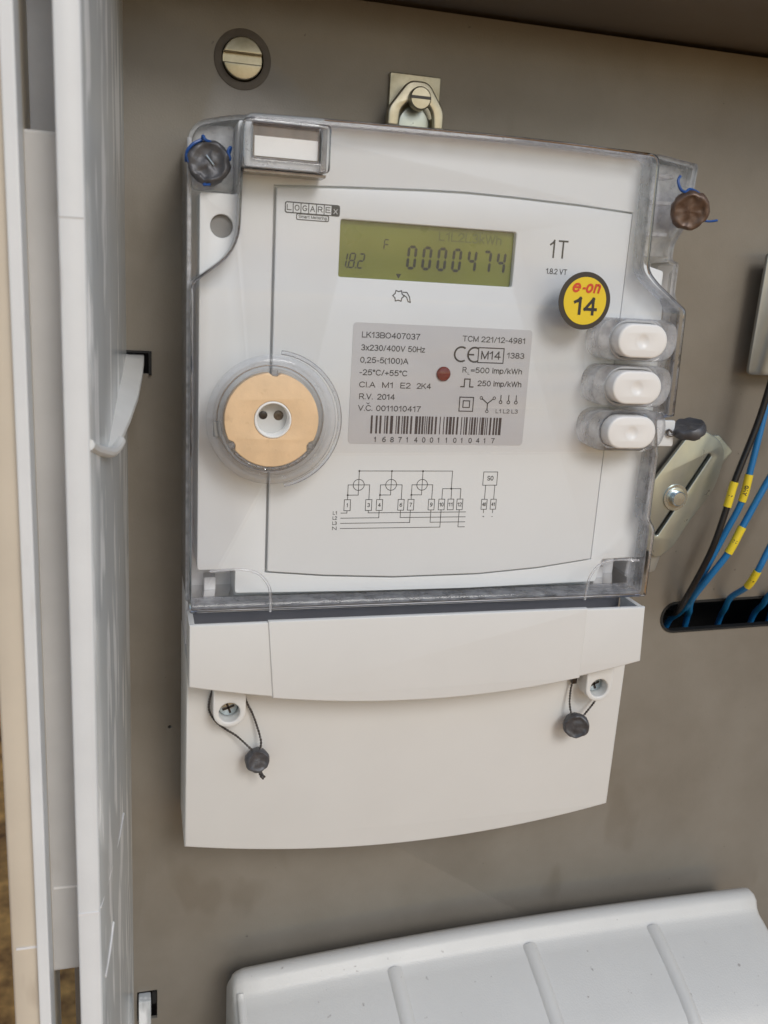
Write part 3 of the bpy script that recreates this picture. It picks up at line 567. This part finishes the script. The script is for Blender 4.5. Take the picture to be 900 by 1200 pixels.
s1 = seal('large dark grey seal with blue wire at upper left corner', (11.2, 35.6, 47.5), (-0.12, 0.05, 1), 6.8, 5.0, 'lead', (11.2, 30, 46))
MB().tube([(10.2, 37.6, 49.9), (12.6, 34.8, 49.9)], 0.28, 6).build('seal_mark', 'zinc_blue', s1)
MB().tube(smooth_path([(4.2, 35.6, 46.5), (4.4, 38.4, 48.4), (6.2, 40.6, 49), (8.8, 42.2, 48.6), (9.2, 43.2, 49.4), (10.0, 42.0, 49.8), (12.5, 41.6, 48)], 6), 0.5, 8).build('wire', 'blue_wire', s1)
MB().tube(smooth_path([(4.6, 36.4, 47.2), (5.0, 34.8, 48.6), (4.4, 38.6, 48.0), (7.2, 41.0, 48.2)], 6), 0.42, 8).build('wire', 'blue_wire', s1)
MB().tube(smooth_path([(15.4, 38.6, 47), (17.6, 37.0, 49), (17.0, 39.4, 49.4), (17.9, 40.6, 49), (17.2, 38.0, 48)], 6), 0.48, 8).build('wire', 'blue_wire', s1)
MB().tube(smooth_path([(12.0, 29.8, 48), (10.4, 29.6, 49.2), (9.6, 28.8, 49.0), (11.6, 29.0, 49.6)], 6), 0.42, 8).build('wire', 'blue_wire', s1)
s2_ = seal('brown seal with blue wire at upper right corner', (184.6, 34.0, 49.0), (-0.42, -0.30, 1), 6.9, 5.2, 'lead_brown', (184.6, 27, 46))
MB().tube(smooth_path([(178.4, 45.2, 50), (177.4, 43.4, 50.6), (178.6, 40.6, 51), (181.2, 40.0, 50.2), (183.4, 41.2, 49.5), (188, 40.2, 48.2), (190.8, 38.0, 47.6)], 6), 0.5, 8).build('wire', 'blue_wire', s2_)
MB().tube(smooth_path([(188.6, 30.8, 50), (192.5, 30.6, 50.4), (196.0, 31.2, 50)], 6), 0.42, 8).build('wire', 'blue_wire', s2_)
s3 = seal('small dark seal seen edge-on beside the lowest white button', (193.0, -46.0, 54.5), (-0.30, 0.95, 0.22), 6.4, 4.4, 'lead', (193.0, -50, 52))
MB().tube(smooth_path([(187.4, -47.4, 54.5), (185.6, -48.4, 55.4), (184.2, -48.2, 55.0), (183.6, -47.0, 54.8), (184.4, -46.2, 55.2), (185.4, -47.2, 55.6)], 6), 0.42, 8).build('wire', 'seal_wire', s3)
s4 = seal('dark grey seal hanging below the left cover screw', (31.6, -177.4, 45.0), (0.12, 0.1, 1), 4.7, 4.4, 'lead', (31.6, -183, 42))
mb = MB(); twisted(mb, [(14.6, -147, 45), (13.6, -151.5, 44), (13.6, -156.6, 43.2), (16.2, -161.4, 42.8), (20.0, -164.8, 43), (24, -167.6, 43.6), (29.6, -173, 45)], 0.25, 2.4); twisted(mb, [(25.6, -147, 44.5), (27.2, -153.2, 44), (29.6, -158.6, 43.4), (31.6, -164.4, 43.6), (33.0, -170, 44.6), (32.4, -175, 45)], 0.25, 2.4); mb.build('wire', 'seal_wire', s4)
mb = MB(); twisted(mb, [(32.0, -180, 45), (33.2, -183.4, 45.6), (34.2, -184.4, 46.4)], 0.45, 1.8); mb.build('wire_tail', 'seal_wire', s4)
s5 = seal('dark grey seal hanging below the right cover screw', (164.6, -172.6, 46.0), (-0.35, 0.05, 1), 5.4, 4.4, 'lead', (164.6, -179, 42))
mb = MB(); twisted(mb, [(161.8, -146, 45), (162.0, -151.0, 44.4), (161.4, -158, 43.8), (161.8, -165.4, 44.4), (163.6, -170, 45.6)], 0.25, 2.4); twisted(mb, [(176.6, -152, 43.6), (176.2, -158.4, 43.6), (173.2, -163.6, 43.8), (169.6, -167.6, 44.6), (166, -171, 45.6)], 0.25, 2.4); mb.build('wire', 'seal_wire', s5)
MB().box(161.0, 163.2, -154.2, -149.6, 43, 45.4).build('wire_end', 'hole_dark', s5, 0, bevel=0.5)

# ================================================================== METAL FITTINGS
sc1 = thing('slotted_screw', 'large brass slotted screw at the top left of the plate', 'screw', (26.4, 70, 0))
for sg_, nm in ((1, 'upper'), (-1, 'lower')):
    a0 = math.degrees(math.asin(1.7 / 7.1))
    pts = arc(26.3, 76.9, 7.1, a0, 180 - a0, 20) if sg_ > 0 else arc(26.3, 76.9, 7.1, 180 + a0, 360 - a0, 20)
    plate('screw_half', [pts], 0.2, 2.6, 'zinc', sc1, bevel=0.4)
plate('screw_shank', [circ(26.3, 76.9, 7.0)], -4, 0.15, 'zinc', sc1)
plate('screw_dark_ring', [circ(26.4, 76.9, 10.2), circ(26.4, 76.9, 7.5)], 0.02, 0.3, 'ring_dark', sc1, bevel=0.1)  # thin dark ring laid on the plate round the screw
hb = thing('hanging_bracket', 'zinc hanging clip with slotted screw above the meter', 'bracket', (91, 58, 0))
plate('back_tab', [rect(80.9, 56, 100.8, 78.4, 0.6)], 0.2, 2.4, 'zinc', hb, bevel=0.3)
arch = rnd([(78.6, 58.5), (78.6, 64.6), (85.1, 73.4), (87.3, 74.6), (92.4, 74.6), (94.6, 73.3), (100.1, 65.2), (100.1, 58.5), (96.4, 58.5), (95.9, 64.4), (93.2, 67.4), (86.4, 67.4), (83.2, 64.4), (82.8, 58.5)], [0.8, 2, 2, 1.5, 1.5, 2, 2, 0.8, 0.8, 2, 2, 2, 2, 0.8])
plate('clip_arch', [arch], 8.0, 11.0, 'zinc', hb, bevel=0.7)
for x in (80.0, 97.6): MB().box(x, x + 2.2, 57, 63.5, 1, 9).build('clip_leg', 'zinc', hb, 0, bevel=0.5)
plate('tongue', [rnd([(83.2, 54), (95.8, 54), (95.6, 62.5), (92.6, 66.2), (86.6, 66.2), (83.6, 62.5)], 2)], 5.6, 7.6, 'zinc_pale', hb, bevel=0.6)
MB().lathe([(4.1, 0), (4.1, 2.6), (3.6, 3.2), (0.05, 3.3)], (90.0, 68.3, 10.6)).build('screw_head', 'zinc', hb)
MB().box(86.2, 93.8, 68.0, 69.0, 13.2, 14.0).build('screw_slot', 'hole_dark', hb, 0)
# slotted strip behind the right side of the meter
ms = thing('slotted_strip', 'slotted zinc mounting strip behind the right edge of the meter', 'bracket', (225, -113, 0))
out = rnd([(229.6, -51.4), (243.2, -58.4), (246.6, -65.0), (243.8, -80.7), (233.0, -95.4), (225.8, -108.5), (218.5, -113.6), (210.3, -107.4), (209.7, -79.5), (227.2, -54.8)], [2, 4, 4, 6, 6, 4, 3, 3, 6, 3])
ua = Vector((238.2, -65.4)); ub = Vector((216.8, -101.4)); u_ = (ub - ua).normalized(); n_ = Vector((-u_.y, u_.x)); a_ = math.degrees(math.atan2(n_.y, n_.x))
so = [tuple(ua + 0.95 * Vector((math.cos(R(a_ - 180 * 0 + i * 180 / 10)), math.sin(R(a_ + i * 180 / 10))))) for i in range(11)] + [tuple(ub + 0.95 * Vector((math.cos(R(a_ + 180 + i * 180 / 10)), math.sin(R(a_ + 180 + i * 180 / 10))))) for i in range(11)]
plate('strip', [out, so], 4.0, 6.0, 'zinc_pale', ms, bevel=0.5)
plate('foot_plate', [rnd([(233, -58), (244.6, -56.5), (253.0, -64.0), (244, -76), (230, -90)], 0.8)], 0.3, 2.0, 'zinc_pale', ms, bevel=0.2)
MB().lathe([(4.6, 0), (4.6, 0.8), (3.4, 0.9), (3.4, 3.0), (2.9, 3.5), (0.05, 3.6)], (223.6, -84.6, 6.0)).build('screw_head', 'zinc_blue', ms)
MB().lathe([(6.0, 0), (6.0, 1.0)], (223.6, -84.6, 5.6), seg=30).build('washer', 'zinc_blue', ms)
plate('strip_tail', [rnd([(215.5, -103), (222.5, -108), (219.5, -120), (216, -121)], 1)], 2.6, 4.0, 'steel_plate', ms, bevel=0.3)
mp_ = thing('cover_plate', 'pale grey metal plate at the right edge above the wires', 'plate', (275, -28, 0))
plate('panel', [rnd([(249.4, -28.2), (300, -28.2), (300, 24), (250.4, 24)], [2.5, 1, 1, 2])], 7.5, 9.5, 'steel_plate', mp_, bevel=0.5)
MB().box(256, 296, -20, 18, 0.4, 7.4).build('spacer', 'steel_plate', mp_, 0)

# ================================================================== WIRES
GW = 'wires passing through the plate slot'
def wire(label, pts, r, material, sleeve=None, word=None):
    t = thing('wire', label, 'wire', (pts[-1][0], pts[-1][1], pts[-1][2]), GW)
    P = smooth_path(pts, 10); MB().tube(P, r, 12).build('insulation', material, t, 60)
    if sleeve:
        a, b = sleeve; S = [p for p in P if b <= p.y <= a]
        s = MB().tube(S, r + 0.35, 14).build('marker_sleeve', 'sleeve_yellow', t, 60)
        if word:
            m = S[len(S) // 2]; tdir = (S[-1] - S[0]).normalized(); mb = MB(); letters(mb, word[0], -word[1] / 2, word[1] / 2, -0.9, 1.8, 0, weight=0.2)
            side = Vector((-tdir.y, tdir.x, 0)).normalized(); nn = Vector((-0.5, 0.25, 0.83))
            nn = (nn - tdir * nn.dot(tdir)).normalized(); side = nn.cross(tdir)
            vv = []
            for (x, z, d) in mb.v:
                y_ = z; rr = r + 0.45; ang = y_ / rr
                vv.append(tuple(m + tdir * -x + (nn * math.cos(ang) + side * math.sin(ang)) * rr))
            mb.v = vv; mb.build('sleeve_print', 'print_black', s, 0, weld=False)
    return t
wire('black wire with yellow sleeve entering the plate slot', [(260, 10, 22), (254.5, -20, 21), (250.7, -45.9, 20), (243.4, -72.5, 20), (241.1, -85.6, 20), (237.2, -106, 19), (234.0, -128, 12), (236, -141, 2), (238, -146, -8), (234, -146, -18), (231, -160, -30)], 1.45, 'insulation_black', (-73, -85.6), ('1', 0.7))
wire('blue wire with the longest printed yellow sleeve', [(262, 0, 16), (257.5, -25, 16), (255.0, -45.8, 17), (251.7, -69.6, 18), (249.8, -83.7, 18), (245.6, -97.9, 16), (240.5, -118, 12), (240.5, -136, 4), (244, -146, -8), (246.5, -156, -20), (247, -175, -26)], 1.45, 'insulation_blue', (-69.6, -84), ('YA0', 4.6))
wire('blue wire whose yellow sleeve sits between the longest and shortest sleeves', [(276, -40, 24), (268, -57, 22), (259.9, -72.5, 21), (250.6, -95.0, 20), (246.1, -107.4, 19), (240.6, -120.5, 15), (240, -134, 6), (248, -145, -6), (256, -152, -18), (257.6, -175, -24)], 1.5, 'insulation_blue', (-95, -107.8), ('N', 1.4))
wire('blue wire with short yellow sleeve at the right edge', [(281, -70, 20), (272, -92, 20), (266.2, -106.4, 20), (263.2, -116.5, 19), (262.2, -125.2, 15), (262, -134, 5), (268, -144, -6), (275, -154, -18), (276.3, -175, -24)], 1.45, 'insulation_blue', (-116.5, -125.4), ('1', 0.7))
wire('blue wire at the right picture edge above the slot', [(300, -112, 16), (292, -124, 14), (284, -132, 6), (288, -142, -4), (293, -153, -16), (294.1, -175, -22)], 1.45, 'insulation_blue')
wire('blue wire inside the right end of the plate slot', [(312, -120, -8), (308, -135, -12), (306, -150, -18), (305.6, -175, -22)], 1.45, 'insulation_blue')

# ================================================================== RIBBED SHROUD BELOW THE METER
sh = thing('ribbed_cover', 'light grey ribbed plastic cover below the meter', 'cover', (160, -440, 0))
PR = [(2.0, -303), (15, -289.5), (18, -285.6), (21.5, -283.6), (25.0, -283.8), (27.4, -285.6), (28.8, -289.0), (31, -291.2), (36, -293.2), (48, -298.6), (60, -305.0), (67, -309.2), (72, -313.4), (75.6, -319), (77.2, -327), (78.5, -345), (80, -440), (2.0, -440)]
def arch_z(x): return -0.9 - 4.2 * ((x - 205) / 130) ** 2 * (0.95 if x < 205 else 0.5)
mb = MB(); XS = []
for x, sc in [(26.2, 0.93), (26.9, 0.965), (28.4, 0.985), (31.5, 1.0)] + [(31.5 + (286 - 31.5) * i / 30, 1.0) for i in range(1, 30)] + [(286, 1.0), (287.6, 0.985), (288.4, 0.96)]: XS.append((x, sc))
for x, sc in XS:
    for d, z in PR:
        zz = z + arch_z(x) if z > -400 else z
        mb.v.append((x, -440 + (zz + 440) * (1 - (1 - sc) * 0.55), 2 + (d - 2) * sc))
n = len(PR)
for i in range(len(XS) - 1):
    for j in range(n): mb.f.append([i * n + j, i * n + (j + 1) % n, (i + 1) * n + (j + 1) % n, (i + 1) * n + j])
mb.f.append(list(range(n))); mb.f.append([(len(XS) - 1) * n + j for j in range(n)][::-1])
mb.build('shell', 'shroud_plastic', sh, 40)
for x in (97.5, 162.5, 227.0):
    rp = []
    for d, z in PR[7:14]: rp.append((x + (d - 30) * 0.03, z + arch_z(x) - 2.2, d - 1.6))
    MB().tube(smooth_path(rp, 4), 4.3, 18).build('rib', 'shroud_plastic', sh, 60)

lp = []
for d, z in PR[6:15]: lp.append((29.6, z + arch_z(29) - 0.9, d - 0.9))
MB().tube(smooth_path(lp, 4), 1.9, 12).build('end_lip', 'shroud_plastic', sh, 60)
